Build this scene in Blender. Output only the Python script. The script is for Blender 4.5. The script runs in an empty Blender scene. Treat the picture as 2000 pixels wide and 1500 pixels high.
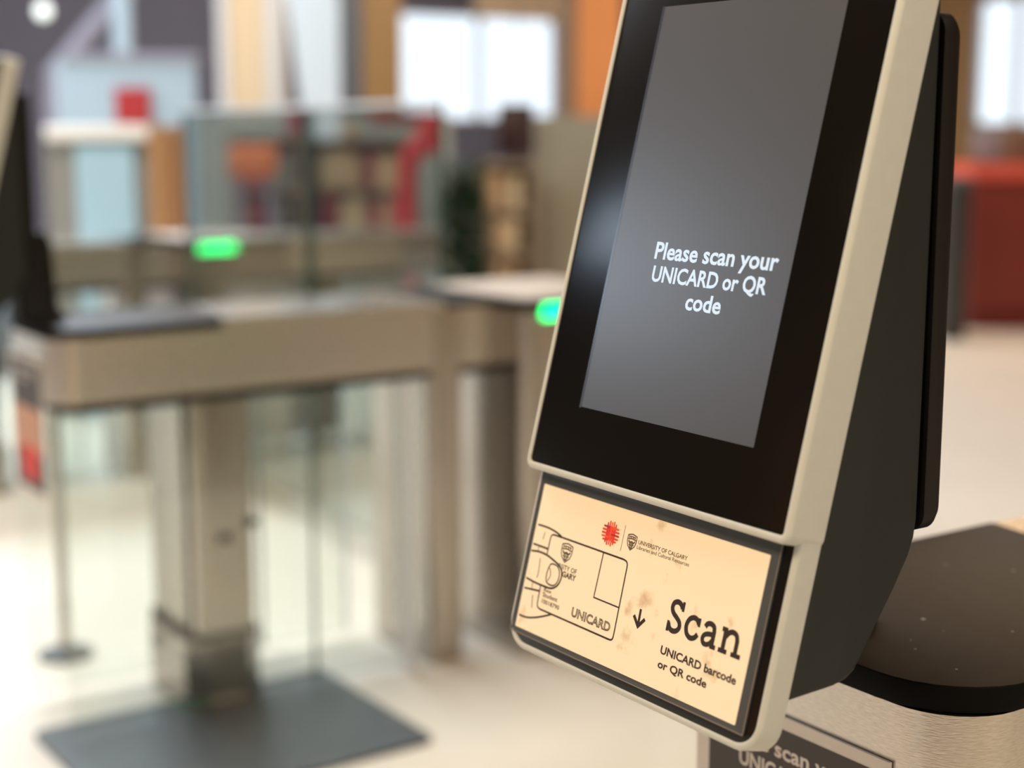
import bpy, bmesh, math, random
from mathutils import Vector, Matrix
random.seed(7)
C = bpy.context.scene.collection
SC = bpy.context.scene
R = math.radians

# ------------------------------------------------------------------ camera, exposure, world, lights
EYE = 1.447
YAW, PITCH, FPX = R(55.3), R(9.32), 3000.0
cam_data = bpy.data.cameras.new('camera')
cam = bpy.data.objects.new('camera', cam_data); C.objects.link(cam)
cam.location = (0, 0, EYE)
cam.rotation_euler = (R(90) - PITCH, 0, YAW)
cam_data.sensor_width = 36.0; cam_data.sensor_fit = 'HORIZONTAL'
cam_data.lens = 36.0 * FPX / 2000.0
cam_data.clip_start = 0.02; cam_data.clip_end = 120
cam_data.dof.use_dof = True
cam_data.dof.focus_distance = 1.24
cam_data.dof.aperture_fstop = 2.5
SC.camera = cam
SC.view_settings.view_transform = 'Standard'
SC.view_settings.look = 'None'
SC.view_settings.gamma = 1.0
SC.view_settings.use_curve_mapping = False
SC.view_settings.exposure = 0.0

W = bpy.data.worlds.new('world'); SC.world = W; W.use_nodes = True
bg = W.node_tree.nodes['Background']
bg.inputs[0].default_value = (0.86, 0.93, 1.0, 1); bg.inputs[1].default_value = 1.5

def area(name, loc, target, size, power, col, size_y=None):
    d = bpy.data.lights.new(name, 'AREA'); d.energy = power; d.color = col
    d.shape = 'RECTANGLE'; d.size = size; d.size_y = size_y or size
    o = bpy.data.objects.new(name, d); C.objects.link(o); o.location = loc
    o.rotation_euler = (Vector(target) - Vector(loc)).to_track_quat('-Z', 'Y').to_euler()
    return o
# warm ceiling lamps over the entrance, cool daylight at the high front window, added fill lamps
area('lamp_over_entrance', (-0.7, -1.0, 3.3), (-0.95, 0.6, 1.1), 0.9, 70, (1.0, 0.75, 0.48))
area('lamp_behind_visitor', (2.2, 0.6, 3.6), (-0.8, 0.9, 1.0), 1.6, 22, (1.0, 1.0, 0.97))
area('added_wall_fill', (2.2, 3.0, 4.8), (3.4, 3.0, 1.0), 2.0, 150, (1.0, 0.90, 0.74))  # added lamp, brightens the unseen wall that the steel beams mirror
area('added_front_wall_wash', (-4.0, -5.4, 4.8), (-4.0, -7.0, 1.2), 1.0, 60, (1.0, 0.78, 0.52))  # added lamp, lights the tan panel for its reflection in the steel
area('lamp_over_lanes', (-4.7, 1.0, 4.8), (-4.7, 1.0, 0), 2.4, 240, (1.0, 0.95, 0.86))
area('lamp_over_desk', (-7.5, 10.5, 4.8), (-7.5, 10.5, 0), 4.0, 190, (1.0, 0.70, 0.42))
area('added_cool_fill', (-8.8, 1.4, 4.9), (-7.6, 1.2, 0.0), 4.5, 950, (0.80, 0.90, 1.0), 3.0)  # added cool lamp under the closed ceiling, stands in for daylight
area('lamp_over_hall', (-11.5, 6.5, 4.8), (-12.0, 6.0, 0), 5.0, 560, (1.0, 0.92, 0.82))
area('daylight_high_window', (-12.5, -7.02, 4.32), (-12.5, 0.0, 4.32), 3.9, 80, (0.66, 0.82, 1.0), 1.15)

# ------------------------------------------------------------------ helpers
Fv = Vector((-math.sin(YAW) * math.cos(PITCH), math.cos(YAW) * math.cos(PITCH), -math.sin(PITCH)))
Rv = Vector((math.cos(YAW), math.sin(YAW), 0.0))
Dv = Fv.cross(Rv)
Gf = Vector((-math.sin(YAW), math.cos(YAW), 0.0))
def at(x, y, dist):
    """world point seen at a point of the photograph, at a ground distance along the view axis"""
    q = Fv + Rv * ((x - 1000) / FPX) + Dv * ((y - 750) / FPX)
    return Vector((0, 0, EYE)) + q * (dist / q.dot(Gf))

def srgb(r, g, b):
    f = lambda c: (c / 255 / 12.92) if c / 255 <= 0.04045 else ((c / 255 + 0.055) / 1.055) ** 2.4
    return (f(r), f(g), f(b), 1)

def mat(name, col, rough=0.5, metal=0.0, noise=0.0, nscale=8.0, spec=0.5, emit=None, es=0.0, coat=0.0, bump=0.0, stretch=None, col2=None, lo=0.35, hi=0.65):
    m = bpy.data.materials.new(name); m.use_nodes = True
    nt = m.node_tree; b = nt.nodes['Principled BSDF']
    b.inputs['Base Color'].default_value = col
    b.inputs['Roughness'].default_value = rough
    b.inputs['Metallic'].default_value = metal
    b.inputs['Specular IOR Level'].default_value = spec
    b.inputs['Coat Weight'].default_value = coat; b.inputs['Coat Roughness'].default_value = 0.25
    if emit:
        b.inputs['Emission Color'].default_value = emit; b.inputs['Emission Strength'].default_value = es
    if noise or bump or col2:
        tc = nt.nodes.new('ShaderNodeTexCoord'); mp = nt.nodes.new('ShaderNodeMapping')
        nt.links.new(tc.outputs['Object'], mp.inputs['Vector'])
        if stretch: mp.inputs['Scale'].default_value = stretch
        n = nt.nodes.new('ShaderNodeTexNoise'); n.inputs['Scale'].default_value = nscale; n.inputs['Detail'].default_value = 5
        nt.links.new(mp.outputs['Vector'], n.inputs['Vector'])
        if noise or col2:
            r = nt.nodes.new('ShaderNodeValToRGB')
            k = 1 - noise
            c2 = col2 or (col[0] * k, col[1] * k, col[2] * k, 1)
            r.color_ramp.elements[0].color = c2; r.color_ramp.elements[1].color = col
            r.color_ramp.elements[0].position = lo; r.color_ramp.elements[1].position = hi
            nt.links.new(n.outputs['Fac'], r.inputs['Fac']); nt.links.new(r.outputs['Color'], b.inputs['Base Color'])
        if bump:
            bp = nt.nodes.new('ShaderNodeBump'); bp.inputs['Strength'].default_value = bump; bp.inputs['Distance'].default_value = 0.002
            nt.links.new(n.outputs['Fac'], bp.inputs['Height']); nt.links.new(bp.outputs['Normal'], b.inputs['Normal'])
    return m

def glassmat(name, tint, refl=0.10, rough=0.02):
    m = bpy.data.materials.new(name); m.use_nodes = True
    nt = m.node_tree; nt.nodes.clear()
    o = nt.nodes.new('ShaderNodeOutputMaterial'); mx = nt.nodes.new('ShaderNodeMixShader')
    t = nt.nodes.new('ShaderNodeBsdfTransparent'); g = nt.nodes.new('ShaderNodeBsdfGlossy')
    lw = nt.nodes.new('ShaderNodeLayerWeight'); lw.inputs['Blend'].default_value = 0.25
    mu = nt.nodes.new('ShaderNodeMath'); mu.operation = 'MULTIPLY_ADD'; mu.inputs[1].default_value = 0.5; mu.inputs[2].default_value = refl * 0.5
    t.inputs['Color'].default_value = tint; g.inputs['Roughness'].default_value = rough
    nt.links.new(lw.outputs['Fresnel'], mu.inputs[0]); nt.links.new(mu.outputs[0], mx.inputs[0])
    nt.links.new(t.outputs[0], mx.inputs[1]); nt.links.new(g.outputs[0], mx.inputs[2]); nt.links.new(mx.outputs[0], o.inputs[0])
    return m

def link(name, bm, mats, parent=None, smooth=35, matrix=None, recalc=True):
    """one mesh object; when it has a parent the mesh is given in world space and shifted to the parent's origin"""
    me = bpy.data.meshes.new(name)
    if matrix is not None: bm.transform(matrix)
    if recalc: bmesh.ops.recalc_face_normals(bm, faces=bm.faces)
    o = bpy.data.objects.new(name, me); C.objects.link(o)
    if parent is not None:
        bm.transform(Matrix.Translation(-wloc(parent)))
        o.parent = parent
    else:
        lo = [min(v.co[i] for v in bm.verts) for i in range(3)]; hi = [max(v.co[i] for v in bm.verts) for i in range(3)]
        base = Vector(((lo[0] + hi[0]) / 2, (lo[1] + hi[1]) / 2, lo[2]))
        bm.transform(Matrix.Translation(-base)); o.location = base
    bm.to_mesh(me); bm.free()
    for m in (mats if isinstance(mats, (list, tuple)) else [mats]): me.materials.append(m)
    if smooth:
        for p in me.polygons: p.use_smooth = True
        me.set_sharp_from_angle(angle=R(smooth))
    return o

def wloc(o):
    v = Vector(o.location)
    while o.parent: o = o.parent; v += Vector(o.location)
    return v

def thing(name, label, cat, loc, group=None):
    o = bpy.data.objects.new(name, None); C.objects.link(o); o.location = loc; o.empty_display_size = 0.1
    return tag(o, label, cat, group)
def tag(o, label, cat, group=None, kind=None):
    o['label'] = label; o['category'] = cat
    if group: o['group'] = group
    if kind: o['kind'] = kind
    return o
def struct(name, bm, m, label=None):
    o = link(name, bm, m); o['kind'] = 'structure'
    if label: o['label'] = label
    return o

def box(bm, x0, x1, y0, y1, z0, z1, mi=0, bev=0.0, M=None):
    vs = [bm.verts.new((x, y, z)) for z in (z0, z1) for y in (y0, y1) for x in (x0, x1)]
    fs = [bm.faces.new([vs[i] for i in q]) for q in ((0, 2, 3, 1), (4, 5, 7, 6), (0, 1, 5, 4), (2, 6, 7, 3), (0, 4, 6, 2), (1, 3, 7, 5))]
    for f in fs: f.material_index = mi
    if bev:
        es = {e for f in fs for e in f.edges}
        r = bmesh.ops.bevel(bm, geom=list(es), offset=bev, segments=3, affect='EDGES', profile=0.5, material=-1)
        vs = list({v for f in r['faces'] for v in f.verts} | {v for v in vs if v.is_valid})
    if M is not None: bmesh.ops.transform(bm, matrix=M, verts=[v for v in vs if v.is_valid])
    return bm
def NB(): return bmesh.new()
def bx(*a, **k): return box(NB(), *a, **k)

def rrect(x0, x1, y0, y1, r, seg=8):
    """rounded rectangle, counter-clockwise; r one radius or four (bl, br, tr, tl)"""
    rs = r if isinstance(r, (list, tuple)) else (r,) * 4
    out = []
    for (cx, cy, a0, q) in ((x0 + rs[0], y0 + rs[0], 180, rs[0]), (x1 - rs[1], y0 + rs[1], 270, rs[1]), (x1 - rs[2], y1 - rs[2], 0, rs[2]), (x0 + rs[3], y1 - rs[3], 90, rs[3])):
        for k in range(seg + 1):
            a = R(a0 + 90 * k / seg); out.append((cx + q * math.cos(a), cy + q * math.sin(a)))
    return out
def loft(bm, loops, cap0=True, cap1=True, mi=0):
    """loops: lists of 3-D points with equal counts"""
    vl = [[bm.verts.new(p) for p in L] for L in loops]
    n = len(vl[0])
    for a, b in zip(vl, vl[1:]):
        for i in range(n):
            f = bm.faces.new((a[i], a[(i + 1) % n], b[(i + 1) % n], b[i])); f.material_index = mi
    if cap0: bm.faces.new(vl[0][::-1]).material_index = mi
    if cap1: bm.faces.new(vl[-1]).material_index = mi
    return bm
def plate(bm, pts_fn, z0, z1, bev=0.0, mi=0):
    """prism from z0 to z1 with a rounded edge; pts_fn(inset) gives the outline"""
    L = []
    if bev:
        for k in range(4):
            q = R(90 * k / 3)
            L.append([(x, y, z0 + bev * (1 - math.cos(q))) for x, y in pts_fn(bev * (1 - math.sin(q)))])
        L2 = [[(x, y, z1 - (z - z0)) for x, y, z in q] for q in L[::-1]]
        return loft(bm, L + L2, mi=mi)
    return loft(bm, [[(x, y, z0) for x, y in pts_fn(0)], [(x, y, z1) for x, y in pts_fn(0)]], mi=mi)
def rplate(bm, x0, x1, y0, y1, z0, z1, r, bev=0.0, mi=0, seg=8):
    rs = r if isinstance(r, (list, tuple)) else (r,) * 4
    return plate(bm, lambda i: rrect(x0 + i, x1 - i, y0 + i, y1 - i, [max(q - i, 0.0002) for q in rs], seg), z0, z1, bev, mi)
def tube(bm, pts, r, seg=8, mi=0, cap=True):
    pts = [Vector(p) for p in pts]; L = []
    for i, p in enumerate(pts):
        t = ((pts[min(i + 1, len(pts) - 1)] - p).normalized() + (p - pts[max(i - 1, 0)]).normalized()).normalized()
        a = t.cross(Vector((0, 0, 1)))
        if a.length < 1e-3: a = t.cross(Vector((0, 1, 0)))
        a.normalize(); b = t.cross(a)
        rr = r[i] if isinstance(r, (list, tuple)) else r
        L.append([p + (a * math.cos(2 * math.pi * k / seg) + b * math.sin(2 * math.pi * k / seg)) * rr for k in range(seg)])
    return loft(bm, L, cap, cap, mi)
def lathe(bm, prof, c=(0, 0, 0), seg=24, mi=0):
    return loft(bm, [[(c[0] + r * math.cos(2 * math.pi * k / seg), c[1] + r * math.sin(2 * math.pi * k / seg), c[2] + z) for k in range(seg)] for r, z in prof], mi=mi)
def ribbon(bm, pts, w, h0=0.0, h1=0.00025, mi=0, closed=False):
    """a printed line: a thin flat strip along a polyline in the x-y plane with mitred joints"""
    P = [Vector((p[0], p[1], 0)) for p in pts]
    if closed and (P[0] - P[-1]).length < 1e-6: P = P[:-1]
    n = len(P); A, B = [], []
    for i in range(n):
        pr = P[(i - 1) % n] if (closed or i) else None; nx = P[(i + 1) % n] if (closed or i < n - 1) else None
        d1 = (P[i] - pr).normalized() if pr is not None else None; d2 = (nx - P[i]).normalized() if nx is not None else None
        if d1 is None: d1 = d2
        if d2 is None: d2 = d1
        n1 = Vector((-d1.y, d1.x, 0)); n2 = Vector((-d2.y, d2.x, 0)); m = n1 + n2
        m = m.normalized() if m.length > 1e-4 else n1
        k = w / 2 / max(0.45, m.dot(n1))
        A.append(P[i] + m * k); B.append(P[i] - m * k)
    va = [bm.verts.new((p.x, p.y, h1)) for p in A]; vb = [bm.verts.new((p.x, p.y, h1)) for p in B]
    for i in range(n if closed else n - 1):
        j = (i + 1) % n
        bm.faces.new((vb[i], vb[j], va[j], va[i])).material_index = mi
    return bm
def poly(bm, pts, h=0.0003, mi=0):
    f = bm.faces.new([bm.verts.new((p[0], p[1], h)) for p in pts]); f.material_index = mi
    return bm
def smooth_line(pts, n=6, closed=False):
    """Catmull-Rom through points"""
    P = [Vector((p[0], p[1], 0)) for p in pts]; out = []
    if closed: P = P[:-1] if (P[0] - P[-1]).length < 1e-6 else P
    m = len(P)
    for i in range(m if closed else m - 1):
        g = (lambda k: P[k % m]) if closed else (lambda k: P[max(0, min(m - 1, k))])
        a, b, c, d = g(i - 1), g(i), g(i + 1), g(i + 2)
        for k in range(n):
            t = k / n
            out.append(0.5 * ((2 * b) + (c - a) * t + (2 * a - 5 * b + 4 * c - d) * t * t + (3 * b - a - 3 * c + d) * t ** 3))
    if not closed: out.append(P[-1])
    return [(p.x, p.y) for p in out]

def text_bm(bm, body, u0, u1, v0, v1, h=0.0003, bold=0.0, mi=0, outline=0.0, cap_ref=None, serif=False):
    """flat lettering whose outline fills u0..u1 (width) and v0..v1 (cap height on the baseline v0)"""
    cu = bpy.data.curves.new('t', 'FONT'); cu.body = body; cu.size = 1.0; cu.offset = bold; cu.resolution_u = 3
    if outline: cu.fill_mode = 'NONE'
    o = bpy.data.objects.new('t', cu); C.objects.link(o)
    dg = bpy.context.evaluated_depsgraph_get(); me = bpy.data.meshes.new_from_object(o.evaluated_get(dg))
    cr = bpy.data.curves.new('r', 'FONT'); cr.body = cap_ref or 'H'; cr.size = 1.0; cr.offset = bold
    q = bpy.data.objects.new('r', cr); C.objects.link(q)
    dg = bpy.context.evaluated_depsgraph_get(); mr = bpy.data.meshes.new_from_object(q.evaluated_get(dg))
    cap = max(v.co.y for v in mr.vertices)
    bpy.data.objects.remove(o); bpy.data.objects.remove(q); bpy.data.curves.remove(cu); bpy.data.curves.remove(cr); bpy.data.meshes.remove(mr)
    x0 = min(v.co.x for v in me.vertices); x1 = max(v.co.x for v in me.vertices)
    sx = (u1 - u0) / (x1 - x0); sy = (v1 - v0) / cap
    if outline:
        adj = {}
        for e in me.edges: adj.setdefault(e.vertices[0], []).append(e.vertices[1]); adj.setdefault(e.vertices[1], []).append(e.vertices[0])
        seen = set()
        for s in adj:
            if s in seen: continue
            ch = [s]; seen.add(s); cur = s
            while True:
                nx = [k for k in adj[cur] if k not in seen]
                if not nx: break
                cur = nx[0]; seen.add(cur); ch.append(cur)
            pts = [(u0 + (me.vertices[k].co.x - x0) * sx, v0 + me.vertices[k].co.y * sy) for k in ch]
            cl = [pts[0]]
            for p in pts[1:]:
                if (Vector(p) - Vector(cl[-1])).length > 1e-5: cl.append(p)
            if len(cl) > 2: ribbon(bm, cl, outline, h1=h, mi=mi, closed=True)
    else:
        vs = [bm.verts.new((u0 + (v.co.x - x0) * sx, v0 + v.co.y * sy, h)) for v in me.vertices]
        for p in me.polygons:
            try: bm.faces.new([vs[i] for i in p.vertices]).material_index = mi
            except ValueError: pass
    bpy.data.meshes.remove(me)
    return bm

def copy_tree(o, parent=None):
    c = o.copy(); C.objects.link(c)
    if parent is not None: c.parent = parent
    for ch in [k for k in bpy.data.objects if k.parent == o and k != c]:
        copy_tree(ch, c)
    return c

# ------------------------------------------------------------------ materials
M_steel = mat('brushed_steel', (0.47, 0.43, 0.385, 1), 0.22, 1.0, noise=0.12, nscale=30, stretch=(1, 1, 18))
M_steelh = mat('brushed_steel_panel', (0.60, 0.565, 0.52, 1), 0.24, 1.0, noise=0.16, nscale=40, stretch=(3, 3, 22), bump=0.15)
M_steel_top = mat('satin_steel_top', (0.42, 0.37, 0.33, 1), 0.5, 1.0)
M_black = mat('black_plastic', (0.003, 0.003, 0.003, 1), 0.55, spec=0.06)
M_slab = mat('black_worktop', (0.016, 0.012, 0.010, 1), 0.42, noise=0.3, nscale=60, bump=0.05, spec=0.14)
def dusty(m):
    nt = m.node_tree; b = nt.nodes['Principled BSDF']
    src = b.inputs['Base Color'].links[0].from_socket
    tc = nt.nodes.new('ShaderNodeTexCoord'); v = nt.nodes.new('ShaderNodeTexVoronoi'); v.inputs['Scale'].default_value = 55
    nt.links.new(tc.outputs['Object'], v.inputs['Vector'])
    n2 = nt.nodes.new('ShaderNodeTexNoise'); n2.inputs['Scale'].default_value = 300; nt.links.new(tc.outputs['Object'], n2.inputs['Vector'])
    sep = nt.nodes.new('ShaderNodeSeparateColor'); nt.links.new(v.outputs['Color'], sep.inputs[0])
    lim = nt.nodes.new('ShaderNodeMapRange'); lim.inputs['From Min'].default_value = 0.72; lim.inputs['From Max'].default_value = 1.0
    lim.inputs['To Min'].default_value = 0.0; lim.inputs['To Max'].default_value = 0.13; nt.links.new(sep.outputs[0], lim.inputs['Value'])
    lt = nt.nodes.new('ShaderNodeMath'); lt.operation = 'LESS_THAN'
    nt.links.new(v.outputs['Distance'], lt.inputs[0]); nt.links.new(lim.outputs[0], lt.inputs[1])
    mul = nt.nodes.new('ShaderNodeMath'); mul.operation = 'MULTIPLY'; nt.links.new(lt.outputs[0], mul.inputs[0]); nt.links.new(n2.outputs['Fac'], mul.inputs[1])
    mx = nt.nodes.new('ShaderNodeMix'); mx.data_type = 'RGBA'
    nt.links.new(mul.outputs[0], mx.inputs['Factor']); nt.links.new(src, mx.inputs['A']); mx.inputs['B'].default_value = (0.5, 0.46, 0.40, 1)
    nt.links.new(mx.outputs['Result'], b.inputs['Base Color'])
dusty(M_slab)
M_dust = mat('dust', (0.75, 0.72, 0.65, 1), 0.9)
M_house = mat('dark_housing', srgb(28, 32, 31), 0.55, noise=0.08, nscale=200, spec=0.3)
M_frame = mat('light_grey_housing', srgb(190, 193, 188), 0.5, noise=0.03, nscale=90)
M_backpl = mat('black_metal_bracket', (0.004, 0.003, 0.003, 1), 0.5, spec=0.25)
M_glass = mat('black_screen_glass', (0.0015, 0.0015, 0.0015, 1), 0.17, noise=0.0, spec=0.48)
M_lcd = mat('lit_screen', (0.01, 0.01, 0.01, 1), 0.28, emit=srgb(84, 80, 78), es=0.68, spec=0.9, coat=0.9)
M_lcdtext = mat('lit_screen_letters', (0.1, 0.1, 0.1, 1), 0.4, emit=srgb(214, 232, 246), es=0.95)
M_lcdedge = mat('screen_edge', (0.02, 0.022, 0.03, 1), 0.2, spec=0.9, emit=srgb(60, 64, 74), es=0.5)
M_acryl = mat('sign_holder_grey', srgb(74, 78, 82), 0.16, spec=0.7)
M_line = mat('holder_edge_line', srgb(120, 112, 105), 0.3)
M_inset = mat('black_gloss_inset', (0.004, 0.004, 0.004, 1), 0.12)
M_paper = mat('printed_paper', srgb(246, 232, 208), 0.6, nscale=38, col2=srgb(206, 180, 146), lo=0.24, hi=0.37)
M_ink = mat('ink_dark', srgb(38, 27, 22), 0.6)
M_ink2 = mat('ink_grey', srgb(96, 78, 62), 0.6)
M_red = mat('ink_red', srgb(226, 52, 40), 0.6)
M_red2 = mat('ink_dark_red', srgb(170, 36, 40), 0.6)
M_red3 = mat('ink_orange_red', srgb(238, 84, 46), 0.6)
M_poster = mat('poster_dark', srgb(58, 48, 46), 0.5, noise=0.15, nscale=18)
M_posterw = mat('poster_white', srgb(226, 216, 206), 0.5)
M_glassp = glassmat('clear_glass', (0.965, 0.985, 0.972, 1))
M_glassw = glassmat('clear_wing_glass', (0.93, 0.97, 0.95, 1), 0.06)
M_gedge = mat('green_glass_edge', srgb(30, 66, 58), 0.2, spec=0.8)
M_gedgel = mat('pale_glass_edge', srgb(205, 214, 224), 0.15, spec=0.8)
M_led = mat('green_led', (0, 0.1, 0.05, 1), 0.4, emit=(0.0, 1.0, 0.2, 1), es=5.0)
M_mat = mat('dark_base_plate', srgb(70, 76, 80), 0.42, noise=0.15, nscale=14)
M_floor = mat('pale_polished_floor', srgb(226, 220, 209), 0.34, noise=0.05, nscale=2.0, spec=0.5)

# ------------------------------------------------------------------ setting
XL, YB, YF, XR, ZC = -17.0, 16.0, -7.0, 4.0, 5.0
struct('floor', bx(XL - 0.3, XR + 0.3, YF - 0.3, YB + 0.3, -0.1, 0.0), M_floor)
struct('ceiling', bx(XL - 0.3, XR + 0.3, YF - 0.3, YB + 0.3, ZC, ZC + 0.1), mat('warm_brown_ceiling', srgb(128, 104, 78), 0.8, noise=0.1, nscale=1.5))
M_walll = mat('blue_grey_wall', srgb(100, 102, 122), 0.75, noise=0.08, nscale=1.2)
M_wallb = mat('tan_wall', srgb(172, 140, 100), 0.75, noise=0.06, nscale=1.0)
M_wallf = mat('brown_wall', srgb(120, 100, 82), 0.8, noise=0.06, nscale=1.0)
def onX(x, y, X):
    q = Fv + Rv * ((x - 1000) / FPX) + Dv * ((y - 750) / FPX); return Vector((0, 0, EYE)) + q * (X / q.x)
def onY(x, y, Y):
    q = Fv + Rv * ((x - 1000) / FPX) + Dv * ((y - 750) / FPX); return Vector((0, 0, EYE)) + q * (Y / q.y)
def wall(name, axis, p, t, a0, a1, holes, m):
    """a wall with rectangular openings (a, b, z0, z1) sorted along it"""
    bm = NB(); cur = a0
    def b_(u0, u1, z0, z1):
        if u1 - u0 < 1e-4 or z1 - z0 < 1e-4: return
        if axis == 'X': box(bm, p, p + t, u0, u1, z0, z1)
        else: box(bm, u0, u1, p, p + t, z0, z1)
    for h in holes:
        b_(cur, h[0], 0, ZC); b_(h[0], h[1], 0, h[2]); b_(h[0], h[1], h[3], ZC); cur = h[1]
    b_(cur, a1, 0, ZC)
    return struct(name, bm, m)
def window(name, axis, p, h, nv, nh, m_fr, m_gl):
    """window frame with mullions, panes as one sheet of glass"""
    a, b, z0, z1 = h; bm = NB(); f = 0.05
    def b_(u0, u1, w0, w1, d0=-0.05, d1=0.05):
        if axis == 'X': box(bm, p + d0, p + d1, u0, u1, w0, w1)
        else: box(bm, u0, u1, p + d0, p + d1, w0, w1)
    b_(a, b, z0, z0 + f); b_(a, b, z1 - f, z1); b_(a, a + f, z0, z1); b_(b - f, b, z0, z1)
    for k in range(1, nv): u = a + (b - a) * k / nv; b_(u - f / 2, u + f / 2, z0, z1)
    for k in range(1, nh): w = z0 + (z1 - z0) * k / nh; b_(a, b, w - f / 2, w + f / 2)
    o = struct(name, bm, m_fr)
    bm = NB()
    def g_(u0, u1, w0, w1):
        if axis == 'X': box(bm, p - 0.004, p + 0.004, u0, u1, w0, w1)
        else: box(bm, u0, u1, p - 0.004, p + 0.004, w0, w1)
    g_(a, b, z0, z1)
    link('window_pane', bm, m_gl, o, smooth=0)
    return o
M_wfr = mat('window_frame_grey', srgb(176, 172, 178), 0.5)
M_wgl = glassmat('window_glass', (0.97, 0.99, 1, 1), 0.04)
hl = (onX(782, 150, XL).y, onX(1096, 150, XL).y, onX(940, 238, XL).z, onX(940, 26, XL).z)
hb = (onY(1893, 150, YB).x, onY(1893, 150, YB).x + 1.9, onY(1950, 248, YB).z, 3.1)
wall('wall_left', 'X', XL - 0.25, 0.25, YF, YB, [hl], M_walll)
wall('wall_back', 'Y', YB, 0.25, XL, XR, [hb], M_wallb)
wall('wall_front', 'Y', YF - 0.25, 0.25, XL, XR, [(-14.6, -10.4, 3.65, 4.92), (-1.9, -0.5, 0.0, 2.6)], M_wallf)
wall('wall_right', 'X', XR, 0.25, YF, YB, [], mat('cream_wall', srgb(222, 200, 168), 0.8, noise=0.08, nscale=0.8))
window('window_1', 'X', XL - 0.12, hl, 2, 1, M_wfr, M_wgl)
window('window_2', 'Y', YB + 0.12, hb, 3, 1, M_wfr, M_wgl)
window('added_glass_opening', 'Y', YF - 0.12, (-1.9, -0.5, 0.0, 2.6), 2, 1, M_wfr, M_wgl)  # unseen glazed opening, added to give the steel corners a bluish streak
struct('reflector_panel', bx(-4.9, -3.2, YF, YF + 0.05, 0.0, 2.8), mat('tan_reflector', srgb(232, 160, 92), 0.6, noise=0.15, nscale=2, stretch=(1, 1, 0.2)))  # unseen panel, added to give the steel corners a tan streak
window('window_3', 'Y', YF - 0.12, (-14.6, -10.4, 3.65, 4.92), 4, 2, M_wfr, M_wgl)

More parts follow.
